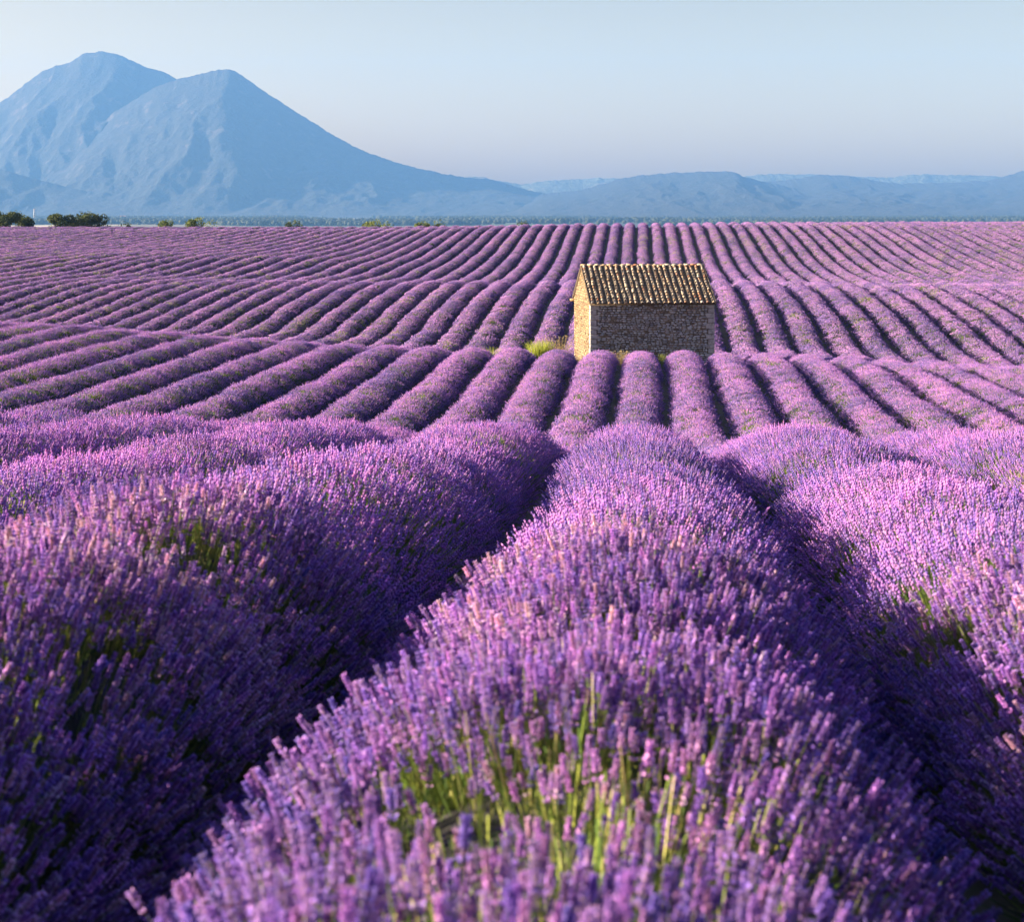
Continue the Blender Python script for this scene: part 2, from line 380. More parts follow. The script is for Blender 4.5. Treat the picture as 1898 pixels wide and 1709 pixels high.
TONE = [0.5]
def pick(arr, j=0.12):
    c = arr[random.randrange(len(arr))] * (1 + random.uniform(-j, j))
    if arr is PETAL or arr is CALYX:      # some plants are paler and pinker, others deeper and bluer
        t = TONE[0]; c = c * (0.80 + 0.38 * t) * np.array([0.90 + 0.18 * t, 0.97, 1.03 - 0.04 * t])
    return np.clip(c, 0, 0.93)
def spike_detail(mb, base, tip, head):
    """stem, then whorls of dark calyces with pale lilac petals"""
    d = tip - base; ln = np.linalg.norm(d); d, u, v = frame(d)
    p1 = tip - d * head
    ribbon(mb, base, p1 + d * 0.01, 0.0016, pick(STEM)); ribbon(mb, base, p1, 0.0016, pick(LEAF))
    nw = random.randint(6, 8)
    zs = np.linspace(0, head * 0.93, nw); zs[0] -= random.uniform(0.0, 0.012)
    pc = pick(PETAL); kc = pick(CALYX) * 0.78 + pc * 0.22
    for k_, z in enumerate(zs):
        rr = 0.0049 * (1.15 - 0.55 * k_ / nw) * random.uniform(0.85, 1.2)
        c0 = p1 + d * z; m = 4; a0 = random.random() * 6
        for i in range(m):
            a = a0 + i * 6.283 / m; o = math.cos(a) * u + math.sin(a) * v
            bipyr(mb, c0 + o * rr * 0.2, d * 1.0 + o * 0.55, 0.011, 0.0024, kc * random.uniform(0.7, 1.3), 3, pc * 0.9)
            if random.random() < 0.85:
                q = c0 + o * rr * 1.25 + d * 0.006; w = random.uniform(0.0027, 0.0044)
                t = math.cos(a + 1.57) * u + math.sin(a + 1.57) * v; e = d * random.uniform(0.3, 1) + o * random.uniform(0.2, 1)
                col = np.clip(pc * random.uniform(1.0, 1.6), 0, 0.94)
                mb.add([q - t * w, q - e * w * 0.8, q + t * w, q + e * w * 1.2], f3=[(0, 1, 2), (0, 2, 3)], c=col)
def spike_mid(mb, base, tip, head, fat=1.0):
    d = tip - base; dn, u, v = frame(d); p1 = tip - dn * head
    ribbon(mb, base, p1, 0.0016 * fat, pick(STEM))
    pc = pick(PETAL); kc = pick(CALYX)
    n = 3
    for i in range(n):
        z = head * i / n
        c = kc * 0.45 + pc * (0.45 + 0.5 * random.random()) * 0.75
        o = (u * random.uniform(-1, 1) + v * random.uniform(-1, 1)) * 0.0015
        bipyr(mb, p1 + dn * z + o, dn, head / n * 1.35, 0.0060 * fat * (1.15 - 0.18 * i) * random.uniform(0.85, 1.15), c, 4, pc * 1.05)
def spike_low(mb, base, tip, head, fat=1.6):
    d = tip - base; dn, u, v = frame(d); p1 = tip - dn * head
    pc = pick(PETAL, 0.2) * np.array([0.82, 0.98, 0.84]); kc = pick(CALYX)
    bipyr(mb, p1, dn, head, 0.0075 * fat, kc * 0.45 + pc * 0.50, 3, pc * 0.95)
    if random.random() < 0.5: ribbon(mb, base, p1, 0.003 * fat, pick(STEM))

def tuft(name, lod, green):
    mb = MB()
    n, foot, hmin, hmax, head = {0: (19, 0.068, 0.15, 0.30, 0.042), 1: (20, 0.09, 0.16, 0.29, 0.048), 2: (20, 0.14, 0.17, 0.27, 0.065), 3: (20, 0.19, 0.15, 0.26, 0.085)}[lod]
    nf = int(n * (0.55 if green else 1.0))
    for i in range(n):
        a = random.random() * 6.283; r = foot * math.sqrt(random.random())
        b = np.array([math.cos(a) * r * 0.75, math.sin(a) * r * 0.75, -0.03])
        h = random.uniform(hmin, hmax) * (0.9 if green else 1)
        lean = np.array([math.cos(a) * r * 0.9, math.sin(a) * r * 0.9, 0]) + np.array([random.gauss(0, 0.022), random.gauss(0, 0.022), 0])
        t = b + lean + np.array([0, 0, h])
        if i < nf:
            if lod == 0: spike_detail(mb, b, t, head * random.uniform(0.7, 1.25))
            elif lod == 1: spike_mid(mb, b, t, head * random.uniform(0.75, 1.25))
            elif lod == 2: spike_mid(mb, b, t, head * random.uniform(0.8, 1.2), 1.35) if i % 2 else spike_low(mb, b, t, head * random.uniform(0.8, 1.3), 1.5)
            else: spike_low(mb, b, t, head * random.uniform(0.8, 1.3), 2.4)
        elif green:
            w = {0: 0.0030, 1: 0.0035, 2: 0.005, 3: 0.008}[lod]
            ribbon(mb, b, t * np.array([1, 1, random.uniform(0.75, 1.0)]), w, pick(LEAF, 0.25))
            ribbon(mb, b, t * np.array([1.3, 0.8, 0.7]), w, pick(STEM, 0.25))
    # silvery-green leaves low in the tuft
    for i in range({0: 26, 1: 12, 2: 5, 3: 2}[lod]):
        a = random.random() * 6.283; r = foot * random.random()
        b = np.array([math.cos(a) * r, math.sin(a) * r, -0.03])
        t = b + np.array([random.gauss(0, 0.035), random.gauss(0, 0.035), random.uniform(0.06, 0.15 if not green else 0.2)])
        ribbon(mb, b, t, {0: 0.0022, 1: 0.0035, 2: 0.006, 3: 0.01}[lod], pick(LEAF if random.random() < 0.3 else STEM, 0.2))
    return bpy.data.objects.new(name, mb.mesh(name, M_lav))
tufts = bpy.data.collections.new('lavender_tufts')     # source shapes of the instances, never linked to the scene
VAR = {0: (5, 2), 1: (5, 2), 2: (4, 2), 3: (4, 2)}
IDX = {}; c_ = 0
for lod in range(4):
    npur, ngr = VAR[lod]
    IDX[lod] = (c_, npur, c_ + npur, ngr)
    for i in range(npur): TONE[0] = i / (npur - 1); tufts.objects.link(tuft('tuft_%02d' % c_, lod, False)); c_ += 1
    for i in range(ngr): TONE[0] = 0.6; tufts.objects.link(tuft('tuft_%02d' % c_, lod, True)); c_ += 1

def instancer(coll, name):
    g = bpy.data.node_groups.new(name, 'GeometryNodeTree')
    g.interface.new_socket('Geometry', in_out='INPUT', socket_type='NodeSocketGeometry')
    g.interface.new_socket('Geometry', in_out='OUTPUT', socket_type='NodeSocketGeometry')
    n = g.nodes; l = g.links
    gi = n.new('NodeGroupInput'); go = n.new('NodeGroupOutput')
    iop = n.new('GeometryNodeInstanceOnPoints'); ci = n.new('GeometryNodeCollectionInfo')
    ci.inputs['Collection'].default_value = coll; ci.inputs['Separate Children'].default_value = True; ci.inputs['Reset Children'].default_value = True
    def attr(nm, t):
        a = n.new('GeometryNodeInputNamedAttribute'); a.data_type = t; a.inputs['Name'].default_value = nm; return a.outputs['Attribute']
    l.new(gi.outputs[0], iop.inputs['Points']); l.new(ci.outputs[0], iop.inputs['Instance'])
    iop.inputs['Pick Instance'].default_value = True
    l.new(attr('idx', 'INT'), iop.inputs['Instance Index'])
    e2r = n.new('FunctionNodeEulerToRotation'); l.new(attr('rot', 'FLOAT_VECTOR'), e2r.inputs[0]); l.new(e2r.outputs[0], iop.inputs['Rotation'])
    l.new(attr('scl', 'FLOAT'), iop.inputs['Scale'])
    l.new(iop.outputs[0], go.inputs[0])
    return g
def points_obj(name, P, rot, scl, idx, group, parent, mat):
    me = bpy.data.meshes.new(name); me.vertices.add(len(P)); me.vertices.foreach_set('co', np.asarray(P, np.float32).ravel())
    a = me.attributes.new('rot', 'FLOAT_VECTOR', 'POINT'); a.data.foreach_set('vector', np.asarray(rot, np.float32).ravel())
    a = me.attributes.new('scl', 'FLOAT', 'POINT'); a.data.foreach_set('value', np.asarray(scl, np.float32))
    a = me.attributes.new('idx', 'INT', 'POINT'); a.data.foreach_set('value', np.asarray(idx, np.int32))
    me.materials.append(mat)
    o = obj(name, me, parent); o['kind'] = 'stuff'
    md = o.modifiers.new('instances', 'NODES'); md.node_group = group
    return o
G_lav = instancer(tufts, 'lavender_instances')

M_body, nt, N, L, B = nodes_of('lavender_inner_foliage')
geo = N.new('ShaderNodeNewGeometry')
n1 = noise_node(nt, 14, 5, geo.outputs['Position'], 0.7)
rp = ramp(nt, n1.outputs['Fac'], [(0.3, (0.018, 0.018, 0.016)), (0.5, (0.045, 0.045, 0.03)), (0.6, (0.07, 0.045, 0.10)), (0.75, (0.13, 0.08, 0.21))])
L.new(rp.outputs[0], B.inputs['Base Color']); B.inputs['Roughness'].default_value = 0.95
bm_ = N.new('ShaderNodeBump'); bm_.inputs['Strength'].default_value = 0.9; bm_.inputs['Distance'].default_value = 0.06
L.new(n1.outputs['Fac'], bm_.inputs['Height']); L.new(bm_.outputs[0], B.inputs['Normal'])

# ------------------------------------------------------------------ the hut's place (rows stop round it)
HUT_L, HUT_D = 5.75, 4.8
hx, hy = from_px(1095, 74.0); HUT_Z = zof(668, 74.0)
HUT_RZ = THETA + R(6.8)
def in_hut(X, Y, mx_=0.35, mf=0.9, mb_=0.6):
    dx = X - hx; dy = Y - hy; c, s = math.cos(HUT_RZ), math.sin(HUT_RZ)
    u = dx * c + dy * s; v = -dx * s + dy * c
    return (u > -mx_ - 0.5) & (u < HUT_L + mx_) & (v > -mf) & (v < HUT_D + mb_)
def in_clearing(X, Y):
    return ((X - (hx - 1.7)) / 1.7) ** 2 + ((Y - (hy + 0.6)) / 1.5) ** 2 < 1

FIELD_END = 256.0
def row_shape(r, Y):
    """centre, half width, height of the leafy body of row r at Y"""
    s = r * 7.31
    cxr = r * PITCH + centre_shift(Y) + (fbm(Y * 0.25, Y * 0 + s, 3) - 0.5) * 0.22
    pl = vnoise(Y / 0.85, Y * 0 + s + 3.3); lg = fbm(Y * 0.16, Y * 0 + s + 8.8, 2)
    am = np.interp(Y, [20, 45], [0.15, 0.09])
    hw = np.interp(Y, [0, 20, 60, 110, 200], [0.68, 0.66, 0.60, 0.54, 0.49]) + am * (pl - 0.5) + 0.14 * (lg - 0.5)
    hb = 0.50 + am * (pl - 0.5) + 0.14 * (lg - 0.5)
    if r == -1: hb = hb + np.interp(Y, [0, 2.8, 4.6, 9, 14], [-0.08, 0.03, 0.17, 0.13, 0.0])
    if r == 0: hb = hb + np.interp(Y, [0, 4, 12], [0.07, 0.05, 0.0]); hw = hw - np.interp(Y, [0, 6, 12], [0.06, 0.04, 0.0])
    # gaps where a plant is missing or small
    miss = vnoise(Y / 1.1, Y * 0 + s + 50.5)
    hb = hb * (1 - 0.35 * np.clip((miss - 0.93) / 0.05, 0, 1)); 
    return cxr, hw, hb

def euler_from_dir(dx, dy, dz, spin):
    # rotation that takes +Z to d: Euler XYZ (spin about own axis first is not needed: rotate order X then Y then Z)
    ln = np.sqrt(dx*dx + dy*dy + dz*dz); dx, dy, dz = dx/ln, dy/ln, dz/ln
    yaw = np.arctan2(dy, dx); pit = np.arccos(np.clip(dz, -1, 1))
    # R = Rz(yaw) Ry(pit) Rz(spin)  -> to XYZ euler
    ca, sa, cb, sb, cs, ss = np.cos(yaw), np.sin(yaw), np.cos(pit), np.sin(pit), np.cos(spin), np.sin(spin)
    m00 = ca*cb*cs - sa*ss; m10 = sa*cb*cs + ca*ss; m20 = -sb*cs
    m21 = sb*ss; m22 = cb
    return np.stack([np.arctan2(m21, m22), np.arcsin(np.clip(-m20, -1, 1)), np.arctan2(m10, m00)], -1)

ORD = ['first', 'second', 'third', 'fourth', 'fifth', 'sixth', 'seventh', 'eighth', 'ninth', 'tenth', 'eleventh', 'twelfth', 'thirteenth', 'fourteenth', 'fifteenth', 'sixteenth', 'seventeenth', 'eighteenth', 'nineteenth']
TENS = {20: 'twent', 30: 'thirt', 40: 'fort', 50: 'fift'}
def ordinal(n):
    if n < 20: return ORD[n - 1]
    t = n // 10 * 10; u = n % 10
    return TENS[t] + 'ieth' if u == 0 else TENS[t] + 'y-' + ORD[u - 1]
def row_label(r):
    if r == 0: return 'broad purple lavender row filling the foreground centre and heading for the stone hut'
    side = 'left' if r < 0 else 'right'
    n = abs(r)
    tail = {-1: ', shaded flank', 1: ', across a furrow'}.get(r, '')
    return 'lavender row, %s one to the %s of the central foreground row%s' % (ordinal(n), side, tail)

HALF = 949 / FPX
def visible_range(r):
    Y = np.arange(0.6, FIELD_END, 0.5)
    X = r * PITCH + centre_shift(Y)
    d = depth_of(X, Y); lat = X * math.cos(THETA) + Y * math.sin(THETA)
    ok = (lat > -HALF * d - 4.2) & (lat < HALF * d + 2.6)
    if not ok.any(): return None
    return Y[ok][0], Y[ok][-1]

def build_row(r):
    vr = visible_range(r)
    if vr is None: return
    y0, y1 = vr
    if y1 - y0 < 4: return
    y1 = FIELD_END - 0.4 * math.sin(r * 2.2) if y1 > FIELD_END - 2 else y1
    # stations along the row, coarser with distance
    st = [y0]
    while st[-1] < y1: st.append(st[-1] + np.clip(st[-1] * 0.012, 0.10, 0.6))
    Y = np.array(st); cxr, hw, hb = row_shape(r, Y)
    gz = ground_z(cxr, Y)
    cut = in_hut(cxr, Y) | in_clearing(cxr, Y)
    # round the ends
    def taper(Y, cut):
        f = np.ones_like(Y)
        if cut.any():
            yc = Y[cut]; f = np.minimum(1, np.minimum(np.abs(Y[:, None] - yc[None, :]).min(1) / 0.7, 1)); f = np.sqrt(np.clip(f, 0, 1))
        return f
    f = taper(Y, cut); endf = np.sqrt(np.clip(np.minimum((Y - y0) / 0.4, (y1 - Y) / 0.8), 0, 1)) if True else 1
    if y0 > 3: endf = np.sqrt(np.clip((y1 - Y + 0.01) / 0.8, 0, 1))
    f = f * endf
    na = 11; phi = np.linspace(-R(92), R(92), na)
    PX = cxr[:, None] + (hw * f)[:, None] * np.sin(phi)[None, :]
    PZ = gz[:, None] + (hb * f)[:, None] * np.cos(phi)[None, :]
    bump = 1 + 0.10 * (vnoise(Y[:, None] * 2.3 + r, phi[None, :] * 2.2 + 7 + r) - 0.5)
    PX = cxr[:, None] + (PX - cxr[:, None]) * bump
    PZ = gz[:, None] - 0.03 + (PZ - gz[:, None]) * bump
    PY = np.broadcast_to(Y[:, None], PX.shape)
    V = np.stack([PX, PY, PZ], -1).reshape(-1, 3)
    F = grid_faces(len(Y), na)
    okf = (f > 0.02); keep = (okf[:-1] & okf[1:]); F = F[np.repeat(keep, na - 1)]
    root = empty('lavender_row', (float(cxr[0]), float(Y[0]), float(gz[0])))
    tag(root, row_label(r), 'lavender row', 'parallel lavender rows across the field')
    base = np.array(root.location)
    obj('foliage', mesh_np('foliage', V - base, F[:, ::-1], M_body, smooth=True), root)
    # tufts
    P = []; Rr = []; S = []; I = []
    g = np.random.default_rng(1000 + r)
    for lod, a, b, dens in ((0, 0.6, 6.5, 96), (1, 6.5, 29, 75), (2, 29, 84, 27), (3, 84, 150, 14), (3, 150, 300, 10)):
        lo, hi = max(a, y0), min(b, y1)
        if hi <= lo: continue
        n = int((hi - lo) * 1.95 * dens)
        y = g.uniform(lo, hi, n); ph = R(88) * (2 * g.random(n) - 1)
        c, w, h = row_shape(r, y)
        # stay out of the hut
        cutm = in_hut(c, y, mf=1.1) | in_clearing(c, y)
        keepm = ~cutm & (y < y1 - 0.15)
        if r == 0: keepm &= ~((g.random(n) < 0.72 * np.exp(-((y - 2.5) / 0.6) ** 2) * np.exp(-(np.sin(ph) / 0.6) ** 2)))
        y, ph, c, w, h = y[keepm], ph[keepm], c[keepm], w[keepm], h[keepm]
        ff = np.interp(y, Y, f)
        if lod == 0 and y0 < 3: ff = np.ones_like(ff)
        x = c + w * ff * np.sin(ph); z = ground_z(c, y) - 0.03 + h * ff * np.cos(ph)
        nx_ = np.sin(ph) / w; nz_ = np.cos(ph) / h; ln = np.hypot(nx_, nz_)
        nx_, nz_ = nx_ / ln, nz_ / ln
        dx = 0.72 * nx_ + g.normal(0, 0.09, len(y)) ; dy = g.normal(0, 0.10, len(y)) - 0.03; dz = 0.72 * np.maximum(nz_, 0) + 0.48
        # ends of rows splay outwards
        rot = euler_from_dir(dx, dy, dz, g.uniform(0, 6.283, len(y)))
        gn = fbm(y * 0.55 + 31.7 * r, np.sin(ph) * 0.8 + r * 3.7, 3) + 0.25 * (fbm(c * 0.05 + 40, y * 0.05, 2) - 0.5)
        pg = np.clip((gn - 0.64) / 0.10, 0, 1) * 0.8 + 0.02
        if r == 0: pg = np.clip(pg + 0.95 * np.exp(-((y - 2.5) / 0.6) ** 2) * np.exp(-(np.sin(ph) / 0.65) ** 2) + 0.30 * np.exp(-((y - 7.2) / 0.9) ** 2) * np.exp(-((np.sin(ph) + 0.25) / 0.3) ** 2), 0, 0.9)
        isg = g.random(len(y)) < pg
        i0, np_, i1, ng = IDX[lod]
        tn = (fbm(y * 0.35 + 11.3 * r, np.sin(ph) * 0.6 + r * 1.9, 3) - 0.5) * 2.2 + 0.5 + (vnoise(r * 3.3 + 0 * y, y * 0.02) - 0.5) * 0.5 + g.normal(0, 0.22, len(y))
        idx = np.where(isg, i1 + g.integers(0, ng, len(y)), i0 + np.clip(tn * np_, 0, np_ - 1).astype(int))
        P.append(np.stack([x, y, z], -1)); Rr.append(rot); I.append(idx)
        S.append(g.uniform(0.82, 1.15, len(y)) * (0.75 + 0.25 * ff) * (0.9 + 0.1 * np.cos(ph)))
    if P:
        points_obj('flower_spikes', np.concatenate(P) - base, np.concatenate(Rr), np.concatenate(S), np.concatenate(I), G_lav, root, M_lav)
ROWS = [r for r in range(-58, 48)]
ROWS.sort(key=lambda r: abs(r))
for r in ROWS: build_row(r)

# ------------------------------------------------------------------ the stone hut
def build_hut():
    hut = empty('stone_hut', (hx, hy, HUT_Z), HUT_RZ)
    tag(hut, 'small stone hut with clay tile roof standing among the lavender rows', 'hut')
    H, RH, Lh, Dh = zof(562, 74.0) - HUT_Z, zof(492, 76.4) - HUT_Z, HUT_L, HUT_D
    RH = RH - 0.10
    # materials
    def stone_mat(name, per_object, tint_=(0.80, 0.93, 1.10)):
        m, nt, N, L, B = nodes_of(name)
        geo = N.new('ShaderNodeNewGeometry'); tc = N.new('ShaderNodeTexCoord')
        n1 = noise_node(nt, 9, 8, geo.outputs['Position'], 0.7)
        if per_object:
            oi = N.new('ShaderNodeObjectInfo'); f = oi.outputs['Random']
        else:
            at = N.new('ShaderNodeAttribute'); at.attribute_name = 'col'; se = N.new('ShaderNodeSeparateColor'); L.new(at.outputs['Color'], se.inputs[0]); f = se.outputs[0]
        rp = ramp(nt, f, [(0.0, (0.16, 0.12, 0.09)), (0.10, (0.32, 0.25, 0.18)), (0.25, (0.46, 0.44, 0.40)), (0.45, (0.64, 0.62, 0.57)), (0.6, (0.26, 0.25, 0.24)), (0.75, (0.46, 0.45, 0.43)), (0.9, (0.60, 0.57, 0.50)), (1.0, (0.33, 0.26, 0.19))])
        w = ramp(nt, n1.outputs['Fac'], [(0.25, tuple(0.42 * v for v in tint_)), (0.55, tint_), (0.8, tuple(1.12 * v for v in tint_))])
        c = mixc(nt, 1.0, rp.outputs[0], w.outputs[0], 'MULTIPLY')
        L.new(c, B.inputs['Base Color']); B.inputs['Roughness'].default_value = 0.92
        bp = N.new('ShaderNodeBump'); bp.inputs['Strength'].default_value = 0.6; bp.inputs['Distance'].default_value = 0.02
        L.new(n1.outputs['Fac'], bp.inputs['Height']); L.new(bp.outputs[0], B.inputs['Normal'])
        return m
    ms_o = stone_mat('limestone_block', True); ms_v = stone_mat('limestone_rubble', False); ms_g = stone_mat('sun_tinted_limestone', False, (0.60, 0.46, 0.29))  # left gable repeats the same stone with warm sunlight put into its tint
    mm, nt, N, L, B = nodes_of('earth_mortar')
    geo = N.new('ShaderNodeNewGeometry')
    n1 = noise_node(nt, 3.0, 8, geo.outputs['Position'], 0.7)
    rp = ramp(nt, n1.outputs['Fac'], [(0.35, (0.06, 0.05, 0.04)), (0.5, (0.12, 0.10, 0.075)), (0.68, (0.28, 0.21, 0.14))])
    L.new(rp.outputs[0], B.inputs['Base Color']); B.inputs['Roughness'].default_value = 1.0
    bp = N.new('ShaderNodeBump'); bp.inputs['Strength'].default_value = 0.8; bp.inputs['Distance'].default_value = 0.03
    L.new(n1.outputs['Fac'], bp.inputs['Height']); L.new(bp.outputs[0], B.inputs['Normal'])

    # stone shapes: a rough block of unit size, outer face towards -Y
    def stone_mesh(i, mat, c=None):
        g = random.Random(90 + i)
        V = []
        n = 8
        def ringat(y, s):
            out = []
            for k_ in range(n):
                a = (k_ + 0.5) * 2 * math.pi / n
                ca, sa = math.cos(a), math.sin(a)
                q = 1 / max(abs(ca), abs(sa)); q = min(q, 1.22)
                out.append((0.5 * ca * q * s * g.uniform(0.9, 1.04), y, 0.5 * sa * q * s * g.uniform(0.9, 1.04)))
            return out
        V += ringat(0.5, 1.0); V += ringat(-0.25, 1.0); V += ringat(-0.5, 0.80)
        V.append((0, -0.56, 0))
        F4 = []; F3 = []
        for a in range(2):
            for k_ in range(n):
                j = (k_ + 1) % n; F4.append((a*n + k_, a*n + j, (a+1)*n + j, (a+1)*n + k_))
        for k_ in range(n): F3.append((2*n + k_, 2*n + (k_+1) % n, 3*n))
        return np.array(V), F3, F4
    shapes = [stone_mesh(i, None) for i in range(10)]
    s_meshes = []
    for i, (V, F3, F4) in enumerate(shapes):
        s_meshes.append(mesh_np('stone', V, [np.array(F3), np.array(F4)], ms_o))
    def courses(width_fn, z0, z1, hmin, hmax, wmin, wmax, seed):
        g = random.Random(seed); out = []; z = z0
        while z < z1:
            h = g.uniform(hmin, hmax)
            a, b = width_fn(z + h * 0.8)
            x = a
            while x < b - 0.03:
                w = g.uniform(wmin, wmax) * (1.4 if g.random() < 0.12 else 1)
                if b - x - w < wmin * 0.7: w = b - x
                dz = g.uniform(-0.015, 0.015)
                if h > 0.1 and g.random() < 0.22:
                    out.append((x + w/2, z + h*0.27 + dz, w, h*0.5)); out.append((x + w/2, z + h*0.77 + dz, w, h*0.5))
                else: out.append((x + w/2, z + h/2 + dz, w, h * g.uniform(0.88, 1.05)))
                x += w
            z += h
        return out
    def wall_part(name, P, F, label=None):
        o = obj(name, mesh_np(name, P, F, mm), hut)
        if label: o['label'] = label
        return o
    zb = -0.9; Q = 0.34
    # the wall core: front, back, left gable, right gable as closed slabs
    def slab(name, pts, y0, y1, axis):
        n = len(pts); V = []
        for yy in (y0, y1):
            for (a, b) in pts: V.append((a, yy, b) if axis == 'y' else (yy, a, b))
        F = [tuple(range(n)), tuple(range(2*n - 1, n - 1, -1))]
        me = bpy.data.meshes.new(name); FF = F + [(i, (i+1) % n, n + (i+1) % n, n + i)[::-1] for i in range(n)]
        me.from_pydata(V, [], FF); me.materials.append(mm); me.update()
        return obj(name, me, hut)
    t = 0.40
    front = slab('wall', [(0.0, zb), (Lh, zb), (Lh, H), (0.0, H)], 0.0, t, 'y'); front['label'] = 'front rubble wall in shade'
    backw = slab('wall', [(0.0, zb), (Lh, zb), (Lh, H), (0.0, H)], Dh - t, Dh, 'y')
    gpts = [(t + 0.002, zb), (Dh - t - 0.002, zb), (Dh - t - 0.002, H + (RH - H) * (t / (Dh/2)) - 0.02), (Dh/2, RH), (t + 0.002, H + (RH - H) * (t / (Dh/2)) - 0.02)]
    gl = slab('wall', gpts, 0.0, t, 'x'); gl['label'] = 'sunlit left gable wall'
    gr = slab('wall', gpts, Lh - t, Lh, 'x')
    # stones of the front wall
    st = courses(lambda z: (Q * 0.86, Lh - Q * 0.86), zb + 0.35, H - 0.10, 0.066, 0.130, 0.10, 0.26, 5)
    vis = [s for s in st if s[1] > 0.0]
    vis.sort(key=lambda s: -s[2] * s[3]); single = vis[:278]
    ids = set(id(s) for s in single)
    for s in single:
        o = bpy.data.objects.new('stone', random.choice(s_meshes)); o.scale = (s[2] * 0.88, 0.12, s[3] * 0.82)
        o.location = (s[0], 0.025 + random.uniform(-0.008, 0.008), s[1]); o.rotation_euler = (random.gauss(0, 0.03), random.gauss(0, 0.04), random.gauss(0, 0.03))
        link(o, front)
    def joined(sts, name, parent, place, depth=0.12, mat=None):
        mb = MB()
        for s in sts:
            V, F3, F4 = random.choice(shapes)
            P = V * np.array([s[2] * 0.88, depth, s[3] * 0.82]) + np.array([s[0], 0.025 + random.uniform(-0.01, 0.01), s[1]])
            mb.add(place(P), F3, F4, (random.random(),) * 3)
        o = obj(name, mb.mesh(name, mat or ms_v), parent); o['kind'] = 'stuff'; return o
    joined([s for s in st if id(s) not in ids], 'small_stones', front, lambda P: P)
    # left gable: faces -X ; local (u along depth, outward) -> (x = P.y, y = u)
    def wfl(z):
        if z <= H: return (Q * 0.4, Dh - Q * 0.4)
        k_ = (z - H) / (RH - H); return (Dh/2 * k_ + 0.06, Dh - Dh/2 * k_ - 0.06)
    stg = courses(wfl, zb + 0.35, RH - 0.12, 0.09, 0.15, 0.14, 0.32, 15)
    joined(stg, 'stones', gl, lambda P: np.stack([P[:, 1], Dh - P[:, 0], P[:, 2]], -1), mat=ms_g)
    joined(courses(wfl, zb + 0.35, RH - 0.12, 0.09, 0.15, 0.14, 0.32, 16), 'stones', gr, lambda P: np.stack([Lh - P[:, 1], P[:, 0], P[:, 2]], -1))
    joined(courses(lambda z: (Q * 0.4, Lh - Q * 0.4), zb + 0.35, H - 0.1, 0.09, 0.15, 0.14, 0.3, 17), 'stones', backw, lambda P: np.stack([Lh - P[:, 0], Dh - P[:, 1], P[:, 2]], -1))
    mq, nt, N, L, B = nodes_of('corner_limestone'); geo = N.new('ShaderNodeNewGeometry'); n1 = noise_node(nt, 6, 8, geo.outputs['Position'], 0.7)
    rp = ramp(nt, n1.outputs['Fac'], [(0.3, (0.16, 0.16, 0.16)), (0.5, (0.34, 0.35, 0.36)), (0.7, (0.46, 0.46, 0.45))]); L.new(rp.outputs[0], B.inputs['Base Color']); B.inputs['Roughness'].default_value = 0.95
    # quoins: big corner blocks, long and short by turns
    for cx_, sgn in ((0.0, 1), (Lh, -1)):
        z = zb + 0.3; i = 0
        while z < H - 0.08:
            h = random.uniform(0.17, 0.27); h = min(h, H - 0.02 - z)
            w = Q * (1.15 if i % 2 else 0.82); dpt = Q * (0.7 if i % 2 else 1.0)
            V, F3, F4 = shapes[i % 10]
            b = 0.015
            x0, x1, y0, y1, za, zc = -b, w, -b, dpt, z, z + h - 0.02
            o = bpy.data.objects.new('corner_stone', quoin_mesh(w + b, dpt + b, h - 0.015, i % 4, mq)); 
            o.location = (cx_ - sgn * 0.035, -0.035, z) ; o.scale = (sgn, 1, 1)
            link(o, front); z += h; i += 1
    # mortared course under the eave
    # ---- roof
    ov = 0.16; sd = 0.07
    slope_len = math.hypot(Dh/2, RH - H); pit = math.atan2(RH - H, Dh/2)
    LS = slope_len + ov
    def to_front(P):     # local (x, s up the slope from eave, n normal) -> hut
        x, s, n = P[:, 0], P[:, 1] - ov, P[:, 2]
        return np.stack([x, s * math.cos(pit) - n * math.sin(pit), H + s * math.sin(pit) + n * math.cos(pit)], -1)
    def to_back(P):
        Q_ = to_front(P); return np.stack([Lh - Q_[:, 0], Dh - Q_[:, 1], Q_[:, 2]], -1)
    md, nt, N, L, B = nodes_of('old_roof_boards'); B.inputs['Base Color'].default_value = (0.10, 0.07, 0.045, 1); B.inputs['Roughness'].default_value = 0.9
    V = np.array([(x, s, n) for n in (0.0, 0.05) for s in (0.0, LS - 0.004) for x in (-sd, Lh + sd)], float)
    F = np.array([(0, 2, 3, 1), (4, 5, 7, 6), (0, 1, 5, 4), (2, 6, 7, 3), (0, 4, 6, 2), (1, 3, 7, 5)])
    roof = obj('roof', mesh_np('roof', np.concatenate([to_front(V), to_back(V)]), np.concatenate([F, F + 8]), md), hut)
    def tile_mat(name, per_object):
        m, nt, N, L, B = nodes_of(name); geo = N.new('ShaderNodeNewGeometry')
        n1 = noise_node(nt, 16, 6, geo.outputs['Position'], 0.75)
        if per_object: oi = N.new('ShaderNodeObjectInfo'); f = oi.outputs['Random']
        else:
            at = N.new('ShaderNodeAttribute'); at.attribute_name = 'col'; se = N.new('ShaderNodeSeparateColor'); L.new(at.outputs['Color'], se.inputs[0]); f = se.outputs[0]
        rp = ramp(nt, f, [(0.0, (0.62, 0.48, 0.32)), (0.2, (0.74, 0.60, 0.42)), (0.35, (0.46, 0.27, 0.14)), (0.48, (0.80, 0.68, 0.50)), (0.62, (0.33, 0.29, 0.25)), (0.72, (0.58, 0.42, 0.26)), (0.84, (0.40, 0.17, 0.09)), (0.92, (0.50, 0.40, 0.3)), (1.0, (0.82, 0.74, 0.60))])
